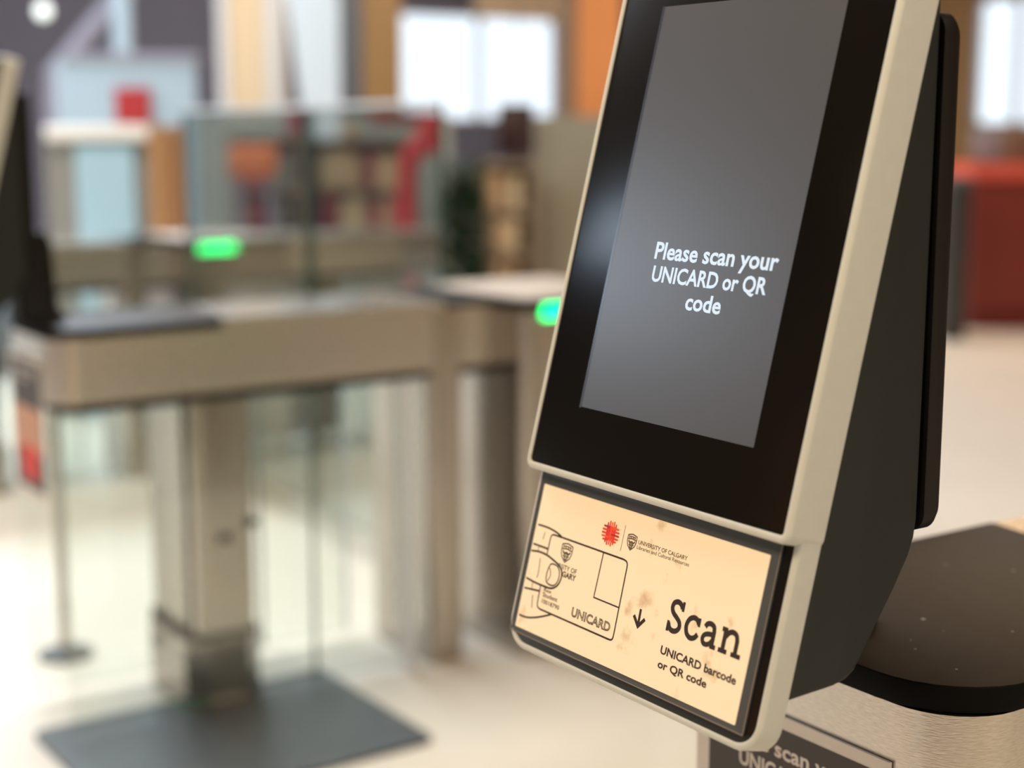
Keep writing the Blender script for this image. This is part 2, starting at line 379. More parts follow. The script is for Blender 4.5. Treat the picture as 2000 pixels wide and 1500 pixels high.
# ------------------------------------------------------------------ kiosk
O = Vector((-1.036, 0.789, 1.214)); TI = R(14.4)
FACE = Matrix.Translation(O) @ Matrix(((1, 0, 0, 0), (0, math.sin(TI), -math.cos(TI), 0), (0, math.cos(TI), math.sin(TI), 0), (0, 0, 0, 1)))
ROOTK = Vector((-0.933, 0.99, 1.0))
def mm(*pts): return [(x / 1000.0, y / 1000.0) for x, y in pts]
def build_kiosk(label):
    t = thing('scan_kiosk', label, 'kiosk', ROOTK, 'self-scan kiosks on the gate ends')
    # rear housing: side profile (depth, v) swept across the width, edges rounded
    prof = [(0.030, -0.183), (0.088, -0.166), (0.101, -0.160), (0.1075, -0.153), (0.112, -0.142), (0.133, -0.089), (0.1425, -0.060), (0.1445, -0.045)]
    prof += [(0.135 - v * math.tan(TI), v) for v in (-0.03, 0.1, 0.25, 0.398)] + [(0.030, 0.400)]
    def loop(u, ins):
        cx = sum(p[0] for p in prof) / len(prof); cy = sum(p[1] for p in prof) / len(prof)
        return [(u, p[1] + (cy - p[1]) * ins * 0.5, -(p[0] + (cx - p[0]) * ins)) for p in prof]
    bm = loft(NB(), [loop(-0.053, 0.05), loop(-0.0515, 0.015), loop(-0.048, 0), loop(0.256, 0), loop(0.2595, 0.015), loop(0.261, 0.05)])
    link('rear_housing', bm, M_house, t, matrix=FACE, smooth=30)
    # front housing, light grey: upper half with lip around the glass, lower half set back
    def ring(x0, x1, y0, y1, r, w_front, w_back, lip, depth_in, bev=0.0035):
        L = []
        def rr(i): return rrect(x0 + i, x1 - i, y0 + i, y1 - i, [max(q - i, 0.0005) for q in r], 10)
        L.append([(x, y, w_back) for x, y in rr(0)])
        for k in range(5):
            a = R(90 * k / 4); i = bev * (1 - math.cos(a)); L.append([(x, y, w_front - bev + bev * math.sin(a)) for x, y in rr(i)])
        L.append([(x, y, w_front) for x, y in rr(lip - 0.001)])
        L.append([(x, y, w_front - 0.0006) for x, y in rr(lip)])
        L.append([(x, y, w_front - depth_in) for x, y in rr(lip)])
        return L
    bm = NB()
    loft(bm, ring(-0.0615, 0.267, -0.0635, 0.412, (0.009, 0.009, 0.012, 0.012), 0.0, -0.037, 0.0062, 0.0016))
    loft(bm, ring(-0.0565, 0.2655, -0.2215, -0.045, (0.026, 0.024, 0.002, 0.002), -0.0150, -0.037, 0.0055, 0.0018))
    link('front_frame', bm, M_frame, t, matrix=FACE, smooth=40)
    # black glass front and the lit screen in it
    bm = rplate(NB(), -0.0552, 0.2607, -0.0572, 0.4055, -0.0062, -0.0012, (0.004, 0.004, 0.008, 0.008), 0.0004)
    gl = link('screen_glass', bm, M_glass, t, matrix=FACE); gl['label'] = 'black glossy glass front'
    bm = rplate(NB(), 0.0, 0.2125, 0.0, 0.3500, -0.0012, -0.0010, 0.0008)
    sc = link('display', bm, M_lcd, gl, matrix=FACE); sc['label'] = 'grey lit display showing white words'
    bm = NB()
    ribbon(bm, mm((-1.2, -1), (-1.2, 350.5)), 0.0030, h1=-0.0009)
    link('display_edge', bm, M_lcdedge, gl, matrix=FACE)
    bm = NB()
    text_bm(bm, 'Please scan your', 0.0545, 0.1985, 0.1340, 0.1480, -0.0008, 0.024)
    text_bm(bm, 'UNICARD or QR', 0.0565, 0.1915, 0.1150, 0.1280, -0.0008, 0.024)
    text_bm(bm, 'code', 0.1045, 0.1462, 0.0955, 0.1090, -0.0008, 0.024, cap_ref='d')
    link('screen_message', bm, M_lcdtext, gl, matrix=FACE, recalc=False, smooth=0)
    # lower part: black inset, sign holder, printed card
    bm = rplate(NB(), -0.0510, 0.2600, -0.2160, -0.0560, -0.022, -0.0165, (0.022, 0.020, 0.003, 0.004), 0.0005)
    ins = link('scanner_window', bm, M_inset, t, matrix=FACE); ins['label'] = 'black gloss inset around the printed card'
    W0 = -0.0164
    holder = NB()
    loft(holder, [[(x, y, w) for x, y in rrect(a, b, c, d, 0.003, 3)] for (a, b, c, d, w) in
                  ((-0.0525, 0.2495, -0.2095, -0.0625, W0), (-0.0525, 0.2495, -0.2095, -0.0625, W0 + 0.0012), (-0.0490, 0.2440, -0.2060, -0.0660, W0 + 0.0016))])
    link('sign_holder', holder, M_acryl, ins, matrix=FACE)
    ln = NB()
    ribbon(ln, [(-0.0518, -0.2088), (0.2488, -0.2088), (0.2488, -0.0632), (-0.0518, -0.0632)], 0.0011, h1=W0 + 0.00165, closed=True)
    link('holder_rim', ln, M_line, ins, matrix=FACE, recalc=False)
    H = W0 + 0.0019
    cd = rplate(NB(), -0.0455, 0.2398, -0.2042, -0.0748, W0 + 0.001, H, 0.0012)
    for f in cd.faces: f.material_index = 0
    card = link('instruction_card', cd, M_paper, t, matrix=FACE); card['label'] = 'cream printed card with a drawing of a hand holding a card'
    K = 0.0014; h = H + 0.0001
    art = NB()
    def ln_(pts, w=0.00115, closed=False, sm=True, mi=0):
        w *= 1.25
        q = mm(*pts); ribbon(art, smooth_line(q, 6, closed) if sm and len(q) > 2 else q, w, h1=h, mi=mi, closed=closed)
    ln_([(-42.6, -111.4), (-28.2, -111.2), (-16.5, -112.3), (-6.7, -114.6)], 0.0013)
    ln_([(-30.7, -115.8), (-31.5, -122.7)], 0.0006)
    ln_([(-43.8, -129.1), (-22.1, -129.0)], 0.0014)
    ln_([(-35.1, -129.5), (-34.9, -135.0)], 0.0006)
    ln_([(-44.5, -135.6), (-33.3, -134.1), (-21.6, -134.5), (-12.5, -136.3), (-3.3, -138.8), (2.3, -142.0), (4.5, -146.5), (4.0, -151.5), (1.5, -156.2), (-3.6, -159.8), (-9.5, -161.2), (-16.6, -161.3), (-29.5, -161.2), (-43.9, -160.1)], 0.0014)
    ln_([(-29.8, -139.1), (-28.6, -147.3), (-28.2, -152.8), (-29.0, -156.5)], 0.0007)
    ln_([(-13.6, -141.2), (-7.7, -139.9), (-2.4, -141.3), (0.8, -145.5), (1.1, -151.4), (-1.4, -156.0), (-5.6, -158.1), (-12.2, -157.8), (-15.5, -155.4), (-16.2, -148.6)], 0.0010, True)
    ln_([(-13.9, -144.0), (-11.3, -147.9), (-11.1, -151.8), (-13.7, -156.2)], 0.0007)
    ln_([(-33.5, -161.1), (-32.4, -169.0)], 0.0006)
    ln_([(-43.6, -169.2), (-21.8, -166.8)], 0.0013)
    ln_([(-29.5, -172.5), (-27.4, -183.5)], 0.0007)
    ln_([(-42.8, -193.6), (-31.5, -193.1), (-19.4, -190.1), (-8.0, -185.9), (1.5, -181.9)], 0.0013)
    ln_([(-21.6, -134.5), (-21.5, -126.7), (-21.3, -119.4)], 0.0011, sm=False)
    cardline = [(-21.3, -119.4), (-20.4, -116.6), (-17.6, -115.4)]
    ln_(cardline, 0.0011)
    ln_([(-17.6, -115.4), (-5.7, -115.2), (79.6, -115.1)], 0.00125, sm=False)
    ln_([(79.6, -115.1), (83.4, -115.9), (85.2, -118.0), (85.6, -121.0)], 0.0011)
    ln_([(85.6, -121.0), (86.6, -177.6)], 0.0011, sm=False)
    ln_([(86.6, -177.6), (86.1, -180.3), (84.6, -181.7), (82.0, -182.1)], 0.0012)
    ln_([(82.0, -182.1), (-15.4, -181.6)], 0.00125, sm=False)
    ln_([(-15.4, -181.6), (-18.4, -180.9), (-20.2, -179.2), (-20.8, -176.2)], 0.0011)
    ln_([(-20.8, -176.2), (-21.4, -161.6)], 0.0011, sm=False)
    ln_([(52.8, -115.2), (52.2, -154.0), (86.2, -154.2)], 0.0010, sm=False)
    # crest on the drawn card
    def crest(x0, x1, y0, y1, w, mi):
        wd, hg = x1 - x0, y1 - y0
        S = lambda a, b: (x0 + wd * a, y0 + hg * b)
        ln_([S(0, .90), S(.25, .96), S(.5, 1), S(.75, .96), S(1, .90), S(1, .52), S(.88, .26), S(.5, 0), S(.12, .26), S(0, .52)], w, True, False, mi)
        ln_([S(.04, .66), S(.5, .72), S(.96, .66)], w, sm=False, mi=mi)
        for q in (.18, .38, .62, .82): ln_([S(q, .73), S(q - .03, .88)], w, mi=mi)
        ln_([S(.12, .80), S(.5, .85), S(.88, .80)], w * .8, sm=False, mi=mi)
        ln_([S(.14, .58), S(.30, .46), S(.5, .52), S(.70, .46), S(.86, .58)], w * 1.5, mi=mi)
        ln_([S(.34, .44), S(.40, .20), S(.5, .12), S(.60, .20), S(.66, .44)], w * 1.3, mi=mi)
        ln_([S(.22, .34), S(.36, .30)], w, mi=mi); ln_([S(.64, .30), S(.78, .34)], w, mi=mi)
        ln_([S(.5, .46), S(.5, .24)], w * 1.2, mi=mi)
    crest(-2.8, 12.0, -135.0, -118.6, 0.0008, 0)
    crest(79.2, 90.4, -106.0, -92.8, 0.0008, 1)
    text_bm(art, 'RSITY OF', -0.0026, 0.0234, -0.1413, -0.1372, h, 0.01)
    text_bm(art, 'GARY', 0.0050, 0.0236, -0.1471, -0.1424, h, 0.03, outline=0.0005)
    text_bm(art, 'Rex', -0.0155, -0.0045, -0.1652, -0.1622, h, 0.012)
    text_bm(art, 'Student', -0.0156, 0.0056, -0.1700, -0.1662, h, 0.012)
    text_bm(art, '10018790', -0.0153, 0.0101, -0.1758, -0.1722, h, 0.012)
    text_bm(art, 'UNICARD', 0.0282, 0.0802, -0.1762, -0.1684, h, 0.045, outline=0.0007)
    a = link('card_drawing', art, [M_ink, M_ink2], card, matrix=FACE, recalc=False, smooth=0); a['label'] = 'line drawing of fingers holding a student card'
    # red starburst emblem of short rounded bars
    em = NB(); cx, cy = 56.6, -98.2
    def bar(x0, y0, x1, y1, w, mi, hh):
        d = Vector((x1 - x0, y1 - y0)); L = d.length; ang = math.atan2(d.y, d.x); pts = []
        for sgn, a0 in ((1, -90), (-1, 90)):
            for k in range(7):
                q = R(a0 + 180 * k / 6); pts.append((sgn * L / 2 + w / 2 * math.cos(q), w / 2 * math.sin(q)))
        m = [((x0 + x1) / 2 + p[0] * math.cos(ang) - p[1] * math.sin(ang), (y0 + y1) / 2 + p[0] * math.sin(ang) + p[1] * math.cos(ang)) for p in pts]
        poly(em, mm(*m), h + hh, mi)
    for k, (off, ln2) in enumerate(((-5.2, 7.8), (-2.6, 9.6), (0, 9.0), (2.6, 9.8), (5.2, 8.0))):
        bar(cx + off, cy - ln2, cx + off, cy + ln2, 1.7, (1, 0, 2, 2, 0)[k], 0.00002 * k)
    for k, (off, l0, l1) in enumerate(((-6.0, 3.8, 8.2), (-3.4, 2.4, 10.2), (-0.6, 1.6, 10.6), (2.2, 2.2, 10.4), (5.0, 3.2, 9.2))):
        for sg in (-1, 1): bar(cx + sg * l0, cy + off, cx + sg * l1, cy + off, 1.65, (0, 2, 0, 0, 1)[(k + (sg > 0) * 2) % 5], 0.00012 + 0.00002 * k)
    for o1 in (-4.0, -1.3, 1.3, 4.0): bar(cx + o1, cy - 5.5, cx + o1, cy + 5.5, 1.2, 0, 0.00005)
    link('red_emblem', em, [M_red, M_red2, M_red3], card, matrix=FACE, recalc=False, smooth=0)
    # headings
    wd = NB()
    ribbon(wd, mm((73.4, -87.6), (73.2, -109.3)), 0.0005, h1=h, mi=1)
    text_bm(wd, 'UNIVERSITY OF CALGARY', 0.0930, 0.1535, -0.0990, -0.0956, h, 0.012, mi=1)
    text_bm(wd, 'Libraries and Cultural Resources', 0.0924, 0.1568, -0.1031, -0.1000, h, 0.004, mi=1)
    def put(nm, b): link(nm, b, [M_ink, M_ink2], card, matrix=FACE, recalc=False, smooth=0)
    put('logo_lettering', wd); wd = NB()
    # the word Scan in bold slab-serif letters, drawn stroke by stroke (mm)
    def st(pts, w=4.2, sm=True, hh=0.0):
        ribbon(wd, smooth_line(mm(*pts), 8) if sm and len(pts) > 2 else mm(*pts), w / 1000.0, h1=h + hh)
    st([(159.9, -136.2), (157.6, -133.4), (153.6, -132.2), (149.6, -134.0), (148.6, -138.2), (151.0, -141.8), (155.4, -144.4), (159.4, -147.4), (160.2, -151.4), (157.4, -154.6), (153.2, -155.4), (149.6, -154.0), (147.4, -150.4)])
    st([(160.8, -130.6), (160.8, -138.4)], 2.8, hh=2e-5); st([(147.2, -148.6), (147.2, -157.0)], 2.8, hh=2e-5)
    st([(181.0, -143.0), (178.6, -140.2), (174.6, -139.4), (170.0, -141.8), (167.8, -147.2), (169.6, -152.8), (174.2, -155.4), (178.8, -154.2), (181.8, -150.8)])
    st([(181.4, -138.2), (181.4, -145.0)], 2.8, hh=2e-5)
    st([(188.4, -142.8), (190.6, -140.0), (194.6, -139.2), (198.0, -140.8), (199.0, -144.6)]); st([(199.0, -143.6), (199.0, -157.4)], 4.2, hh=2e-5)
    st([(198.6, -146.8), (193.6, -147.2), (189.4, -148.8), (187.8, -152.0), (189.6, -155.2), (193.4, -155.4), (196.6, -153.6), (198.8, -150.6)], 3.9, hh=4e-5)
    st([(197.6, -155.6), (203.2, -155.6)], 3.6, hh=6e-5)
    st([(211.0, -137.4), (211.0, -157.0)], 4.2, hh=2e-5); st([(207.0, -139.1), (211.8, -139.1)], 3.6, hh=4e-5); st([(206.4, -155.4), (215.8, -155.4)], 3.6, hh=6e-5)
    st([(211.6, -144.4), (214.8, -140.6), (218.8, -139.2), (222.8, -140.6), (224.6, -144.8)]); st([(224.6, -143.6), (224.6, -157.0)], 4.2, hh=2e-5); st([(220.4, -155.4), (230.6, -155.4)], 3.6, hh=6e-5)
    put('scan_word', wd); wd = NB()
    text_bm(wd, 'UNICARD barcode', 0.1450, 0.2318, -0.1758, -0.1694, h, 0.028)
    text_bm(wd, 'or QR code', 0.1453, 0.2024, -0.1870, -0.1808, h, 0.028)
    put('scan_detail', wd); wd = NB()
    ribbon(wd, mm((112.7, -148.5), (113.1, -160.5)), 0.0026, h1=h)
    ribbon(wd, mm((106.0, -155.2), (113.2, -162.6), (119.8, -155.2)), 0.0030, h1=h + 0.00002)
    put('down_arrow', wd)
    # bracket behind the housing and the foot that carries it
    bm = NB()
    L = []
    for y, i in ((0.9235, 0.0), (0.938, 0.0), (0.944, 0.003), (0.946, 0.008)):
        L.append([(x, y, z) for x, z in rrect(-1.095 + i, -0.772 - i, 1.138 + i, 1.536 - i, 0.016, 6)])
    loft(bm, L); link('back_plate', bm, M_backpl, t)
    bm = NB()
    loft(bm, [[(x, y, z) for x, y in rrect(*q, 0.01, 4)] for q, z in (((-1.05, -0.93, 0.9475, 1.06), 1.0003), ((-1.05, -0.93, 0.9475, 1.06), 1.012), ((-1.03, -0.94, 0.9475, 1.045), 1.03), ((-1.03, -0.94, 0.9475, 1.035), 1.19), ((-1.03, -0.94, 0.9475, 1.02), 1.215))])
    link('mounting_foot', bm, M_backpl, t)
    return t
kiosk = build_kiosk('nearest kiosk, grey and black, its lit screen asking to scan a card')
# the same kind of kiosk on the next gate
k2 = copy_tree(kiosk); k2.location = ROOTK + Vector((-2.69, 0.15, 0)); k2['label'] = 'dark blurred kiosk cut off by the left edge, seen from its side'

# ------------------------------------------------------------------ gates
GX = -0.755        # lane-side face of the nearest gate
def build_gate(label):
    """pedestal of a walk-through gate: lane-side face at GX, near end at Y0"""
    Y0, X0, X1 = 0.958, GX - 0.35, GX
    t = thing('entry_gate', label, 'gate', (GX - 0.175, Y0, 0), 'walk-through entry gates side by side')
    # top plate
    def outline(i):
        q = rrect(X0 - 0.004 + i, X1 + 0.004 - i, Y0 - 0.004 + i, Y0 + 0.487 - i, [0.09 - i, 0.09 - i, 0.012, 0.006], 8)
        return [(x, y - (max(0.0, (x - X0 - 0.03)) * 0.22 if y > Y0 + 0.3 else 0)) for x, y in q]
    bm = plate(NB(), outline, 0.977, 1.0, 0.0015)
    bm.normal_update()
    for f in bm.faces: f.material_index = 0 if abs(f.normal.z) > 0.9 else 1
    s = link('top_plate', bm, [M_slab, M_black], t); s['label'] = 'black end plate with rounded corners'
    # near beam
    bm = NB()
    rplate(bm, X0, X1, Y0, Y0 + 1.06, 0.822, 0.976, (0.068, 0.068, 0.004, 0.004))
    loft(bm, [[(x, y, z) for x, y in ((X0, Y0 + 0.488), (X1, Y0 + 0.425), (X1, Y0 + 1.06), (X0, Y0 + 1.06))] for z in (0.976, 0.9995)])
    link('near_beam', bm, M_steelh, t)
    bm = rplate(NB(), X0 + 0.005, X1 - 0.005, Y0 + 0.02, Y0 + 1.245, 0.800, 0.822, (0.063, 0.063, 0.004, 0.004))
    link('underside_strip', bm, M_black, t)
    bm = NB(); box(bm, X0, X1, Y0 + 1.06, Y0 + 1.245, 0.822, 0.985)
    link('middle_beam', bm, M_steelh, t)
    # near support: column with a groove at its corner and a shoe
    bm = rplate(NB(), X0 + 0.02, X1 - 0.098, Y0 + 0.345, Y0 + 0.50, 0.2, 0.80, (0.02, 0.004, 0.004, 0.02))
    link('support_column', bm, M_steel, t)
    link('groove_shade_filler', bx(X1 - 0.0985, X1 - 0.0575, Y0 + 0.362, Y0 + 0.483, 0.2, 0.80), M_black, t)  # black filler, paints in the shade inside the corner groove
    bm = rplate(NB(), X1 - 0.058, X1 - 0.024, Y0 + 0.345, Y0 + 0.50, 0.2, 0.80, (0.003, 0.03, 0.012, 0.003)); link('corner_post', bm, M_steel, t)
    bm = NB(); rplate(bm, X0 + 0.01, X1 - 0.0235, Y0 + 0.335, Y0 + 0.515, 0.185, 0.203, (0.03, 0.03, 0.03, 0.03))
    link('column_collar', bm, M_black, t)
    bm = rplate(NB(), X0, X1 - 0.0232, Y0 + 0.325, Y0 + 0.53, 0.0, 0.186, (0.05, 0.05, 0.05, 0.05), seg=1)
    link('column_shoe', bm, M_steel, t)
    for (a, b, c) in ((0.365, 0.55, 0), (0.435, 0.50, 1)):
        bm = bx(X1 - 0.0245, X1 - 0.0225, Y0 + a + 0.04, Y0 + a + 0.075, 0.435 + 0.03 * c, 0.46 + 0.03 * c)
        link('lock_cover', bm, M_black, t)
    # far support column and wing post
    bm = rplate(NB(), X0 + 0.02, X1 + 0.002, Y0 + 1.01, Y0 + 1.115, 0.0, 0.984, (0.025, 0.025, 0.015, 0.015)); link('support_column', bm, M_steel, t)
    bm = rplate(NB(), X0 - 0.11, X1 + 0.11, Y0 + 1.245, Y0 + 1.72, 0.0, 0.972, 0.04, seg=6); link('wing_post', bm, M_steel, t)
    bm = NB(); rplate(bm, X0 - 0.115, X1 + 0.115, Y0 + 1.238, Y0 + 1.73, 0.972, 0.998, 0.04, 0.002)
    rplate(bm, X0 - 0.002, X1 + 0.002, Y0 + 1.07, Y0 + 1.2385, 0.985, 0.998, 0.004)
    link('post_cap', bm, M_black, t)
    bm = rplate(NB(), X0 - 0.09, X1 + 0.09, Y0 + 1.26, Y0 + 1.71, 0.998, 1.003, 0.04); link('cap_inlay', bm, M_steel_top, t)
    for sx in (X1 + 0.108, X0 - 0.118):
        bm = rplate(NB(), sx, sx + 0.012, Y0 + 1.30, Y0 + 1.46, 0.950, 0.988, 0.003)
        q = link('status_light', bm, M_led, t); q['label'] = 'green lit status lamp'
    # far beam
    bm = NB(); rplate(bm, X0, X1, Y0 + 1.72, Y0 + 2.62, 0.822, 0.99, (0.004, 0.004, 0.09, 0.09)); link('far_beam', bm, M_steelh, t)
    bm = rplate(NB(), X0 + 0.005, X1 - 0.005, Y0 + 1.72, Y0 + 2.6, 0.800, 0.822, (0.004, 0.004, 0.085, 0.085)); link('underside_strip', bm, M_black, t)
    bm = rplate(NB(), X0 + 0.09, X1 - 0.035, Y0 + 2.14, Y0 + 2.40, 0.0, 0.80, 0.03); link('support_column', bm, M_steel, t)
    # infill glass on both faces, with a pale polished end edge and a seam
    for x in (X1 - 0.022, X0 + 0.010):
        for (a, b) in ((0.01, 0.66), (0.668, 0.925)):
            bm = bx(x, x + 0.012, Y0 + a, Y0 + b, 0.03, 0.80)
            g = link('glass_panel', bm, M_glassp, t, smooth=0)
            bm = bx(x, x + 0.012, Y0 + b, Y0 + b + 0.006, 0.03, 0.80)
            link('glass_edge', bm, M_gedge if b < 0.7 else M_gedgel, g, smooth=0)
        bm = bx(x, x + 0.012, Y0 + 1.74, Y0 + 2.5, 0.03, 0.80)
        link('glass_panel', bm, M_glassp, t, smooth=0)
    bm = bx(X1 - 0.03, X1 - 0.008, Y0 + 0.932, Y0 + 0.962, 0.012, 0.80); link('panel_trim', bm, M_gedgel, t)
    return t, (X0, X1, Y0)
g0, (gx0, gx1, gy0) = build_gate('nearest gate pedestal, standing below the lit kiosk')
g1 = copy_tree(g0); g1.location = Vector(g0.location) + Vector((-2.69, 0.150, 0)); g1['label'] = 'gate with the long steel beam across the left half of the picture'
g2 = copy_tree(g0); g2.location = Vector(g0.location) + Vector((-5.355, 0.31, 0)); g2['label'] = 'farther gate seen above the long steel beam, with the bright green lamp'
tag(link('floor_plate', rplate(NB(), gx0 + 0.22 - 2.69, gx1 + 0.46 - 2.69, gy0 + 0.10, gy0 + 0.885, 0.0, 0.012, 0.03), M_mat), 'dark grey plate on the floor under the left gate column', 'floor plate')
# notice on the near end of the nearest gate
def notice(dx, dy, label, lettered):
    x0, x1, y, z0, z1 = -1.062 + dx, -0.822 + dx, gy0 + dy, 0.58, 0.925
    t = thing('notice', label, 'notice', ((x0 + x1) / 2, y, z0), 'notices on the gate ends')
    NM = Matrix.Translation((x0, y - 0.004, z0)) @ Matrix(((1, 0, 0, 0), (0, 0, -1, 0), (0, 1, 0, 0), (0, 0, 0, 1)))
    w, hh = x1 - x0, z1 - z0
    bm = bx(0, w, 0, hh, -0.003, 0.0); link('backing', bm, M_posterw, t, matrix=NM)
    bm = bx(0.018, w - 0.006, 0.02, hh - 0.012, 0.0, 0.0004); sh = link('printed_sheet', bm, M_poster, t, matrix=NM)
    if lettered:
        bm = NB()
        text_bm(bm, 'Please scan your', 0.036, 0.206, hh - 0.0395, hh - 0.0245, 0.0006, 0.022)
        text_bm(bm, 'UNICARD', 0.060, 0.148, hh - 0.0625, hh - 0.0475, 0.0006, 0.022)
        link('notice_lettering', bm, M_posterw, sh, matrix=NM, recalc=False, smooth=0)
    bm = bx(0.024, w - 0.012, 0.11, 0.22, 0.0004, 0.0008); link('notice_picture', bm, M_skinny, sh, matrix=NM)
    bm = bx(0.07, w - 0.05, 0.045, 0.125, 0.0008, 0.0012); link('notice_patch', bm, M_red, sh, matrix=NM)
    return t
M_skinny = mat('notice_pale_print', srgb(214, 160, 132), 0.6, noise=0.1, nscale=20)
notice(0, 0, 'dark notice with white letters on the nearest gate, below the kiosk', True)
notice(-2.69, 0.15, 'blurred dark and orange notice hanging on the end of the left gate', True)

# ------------------------------------------------------------------ glass wings closing the lanes
def wing(x0, x1, y, label):
    t = thing('glass_wing', label, 'glass barrier', ((x0 + x1) / 2, y, 0.12), 'glass wings closing the lanes')
    bm = bx(x0, x1, y - 0.006, y + 0.006, 0.12, 1.525); link('pane', bm, M_glassw, t, smooth=0)
    for x in (x0, x1): link('side_edge', bx(x - 0.003, x + 0.003, y - 0.0062, y + 0.0062, 0.12, 1.525), M_gedge, t, smooth=0)
    bm = bx(x0, x1, y - 0.008, y + 0.008, 1.525, 1.540); link('top_edge', bm, M_gedgel, t, smooth=0)
    return t
wing(-4.80, -3.915, 2.455, 'glass wing hinged on the left gate, reaching to the lane middle')
wing(-5.96, -4.84, 2.505, 'glass wing hinged on the farther gate, meeting the nearer wing')

# ------------------------------------------------------------------ the hall beyond the gates
# a local frame turned to the view: a runs to the right, b runs away from the visitor
VIEW = Matrix(((Rv.x, Gf.x, 0, 0), (Rv.y, Gf.y, 0, 0), (0, 0, 1, 0), (0, 0, 0, 1)))
def pa(x, y, dist):
    p = at(x, y, dist); return p.x * Rv.x + p.y * Rv.y, p.z
def vbox(x0, x1, y0, y1, dist, thick, bev=0.0, floor=False, bm=None, mi=0):
    """a box with its front face at the given distance, sides and height taken from the photograph"""
    ym = (y0 + y1) / 2
    a0, _ = pa(x0, ym, dist); a1, _ = pa(x1, ym, dist); _, zt = pa(x0, y0, dist); _, zb = pa(x0, y1, dist)
    return box(bm or NB(), a0, a1, dist, dist + thick, 0.0 if floor else zb, zt, mi, bev, VIEW)
def vpos(x, dist, z=0.0):
    a, _ = pa(x, 400, dist); return VIEW @ Vector((a, dist, z))
def vthing(name, label, cat, x, dist, z=0.0, group=None):
    return thing(name, label, cat, vpos(x, dist, z), group)

M_pale = mat('pale_partition', srgb(158, 176, 188), 0.6, noise=0.05, nscale=1.5)
M_redsign = mat('red_sign', srgb(160, 34, 36), 0.55)
M_white = mat('white_laminate', srgb(238, 236, 232), 0.4)
M_ice = mat('pale_blue_panel', srgb(170, 206, 228), 0.3)
M_grey = mat('mid_grey', srgb(140, 140, 136), 0.6)
M_dgrey = mat('dark_grey', srgb(84, 86, 90), 0.6)
M_oak = mat('oak', srgb(186, 140, 96), 0.5, noise=0.2, nscale=3, stretch=(1, 1, 0.2))
M_ochre = mat('ochre_wood', srgb(138, 104, 58), 0.5, noise=0.2, nscale=3, stretch=(1, 1, 0.2))
M_orange = mat('orange_timber', srgb(236, 150, 84), 0.5, noise=0.1, nscale=3, stretch=(1, 1, 0.2))
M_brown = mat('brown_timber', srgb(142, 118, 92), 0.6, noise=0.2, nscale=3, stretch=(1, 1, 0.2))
M_cream = mat('cream_column', srgb(208, 182, 146), 0.6)
M_whitec = mat('white_cladding', srgb(196, 194, 192), 0.5)
M_banner = mat('pale_banner', srgb(200, 210, 216), 0.6)
M_mauve = mat('pale_mauve_steel', srgb(146, 142, 156), 0.5)
M_redf = mat('red_fabric', srgb(190, 40, 36), 0.7, noise=0.15, nscale=6)
M_redd = mat('red_laminate', srgb(128, 40, 30), 0.45, noise=0.1, nscale=2)
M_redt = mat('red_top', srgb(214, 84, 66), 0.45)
M_leaf = mat('dark_leaf', srgb(34, 70, 40), 0.6, noise=0.4, nscale=9)
M_pot = mat('dark_pot', srgb(48, 46, 44), 0.6)
M_bulb = mat('lamp_glow', (1, 1, 1, 1), 0.5, emit=(0.78, 0.96, 0.84, 1), es=1.0)
M_bulbw = mat('warm_lamp_glow', (1, 1, 1, 1), 0.5, emit=(1.0, 0.9, 0.66, 1), es=2.2)
M_screen = mat('dark_screen', srgb(44, 16, 20), 0.3)

# pale partition and its red sign
bm = vbox(115, 385, 112, 470, 9.5, 0.06, floor=True)
t = vthing('partition', 'pale blue-grey free-standing partition with a red sign on it', 'partition', 250, 9.5)
link('panel', bm, M_pale, t); 
bm = vbox(112, 388, 104, 114, 9.48, 0.10); link('top_rail', bm, M_mauve, t)
for x in (150, 350): link('foot', vbox(x - 12, x + 12, 0, 1, 9.3, 0.5, bm=None) if False else box(NB(), pa(x - 14, 600, 9.5)[0], pa(x + 14, 600, 9.5)[0], 9.25, 9.8, 0, 0.04, 0, 0, VIEW), M_dgrey, t)
tag(link('sign', vbox(224, 292, 172, 242, 9.47, 0.028), M_redsign), 'square red sign on the pale partition', 'sign')
# display case
t = vthing('display_case', 'white-topped case with pale blue front behind the farther gate', 'display case', 190, 7.8)
link('case_top', vbox(86, 292, 246, 274, 7.7, 0.6, 0.01), M_white, t)
link('case_body', vbox(92, 290, 274, 470, 7.78, 0.5, floor=True), M_grey, t)
link('front_panel', vbox(150, 262, 280, 470, 7.75, 0.028, floor=True), M_ice, t)
link('end_post', vbox(292, 322, 246, 470, 7.7, 0.5, floor=True), M_oak, t)
# columns, banner, wall panels
t = vthing('column', 'cream column with white sides left of the hanging banner', 'column', 482, 12.5)
def tall(x0, x1, dist, thick, m, name, parent, z0=0.0, z1=ZC - 0.002):
    a0, a1 = pa(x0, 120, dist)[0], pa(x1, 120, dist)[0]
    return link(name, box(NB(), a0, a1, dist, dist + thick, z0, z1, 0, 0, VIEW), m, parent)
tall(446, 520, 12.5, 0.5, M_cream, 'shaft', t)
tall(425, 446, 12.45, 0.5, M_whitec, 'side_cladding', t); tall(520, 542, 12.45, 0.5, M_whitec, 'side_cladding', t)
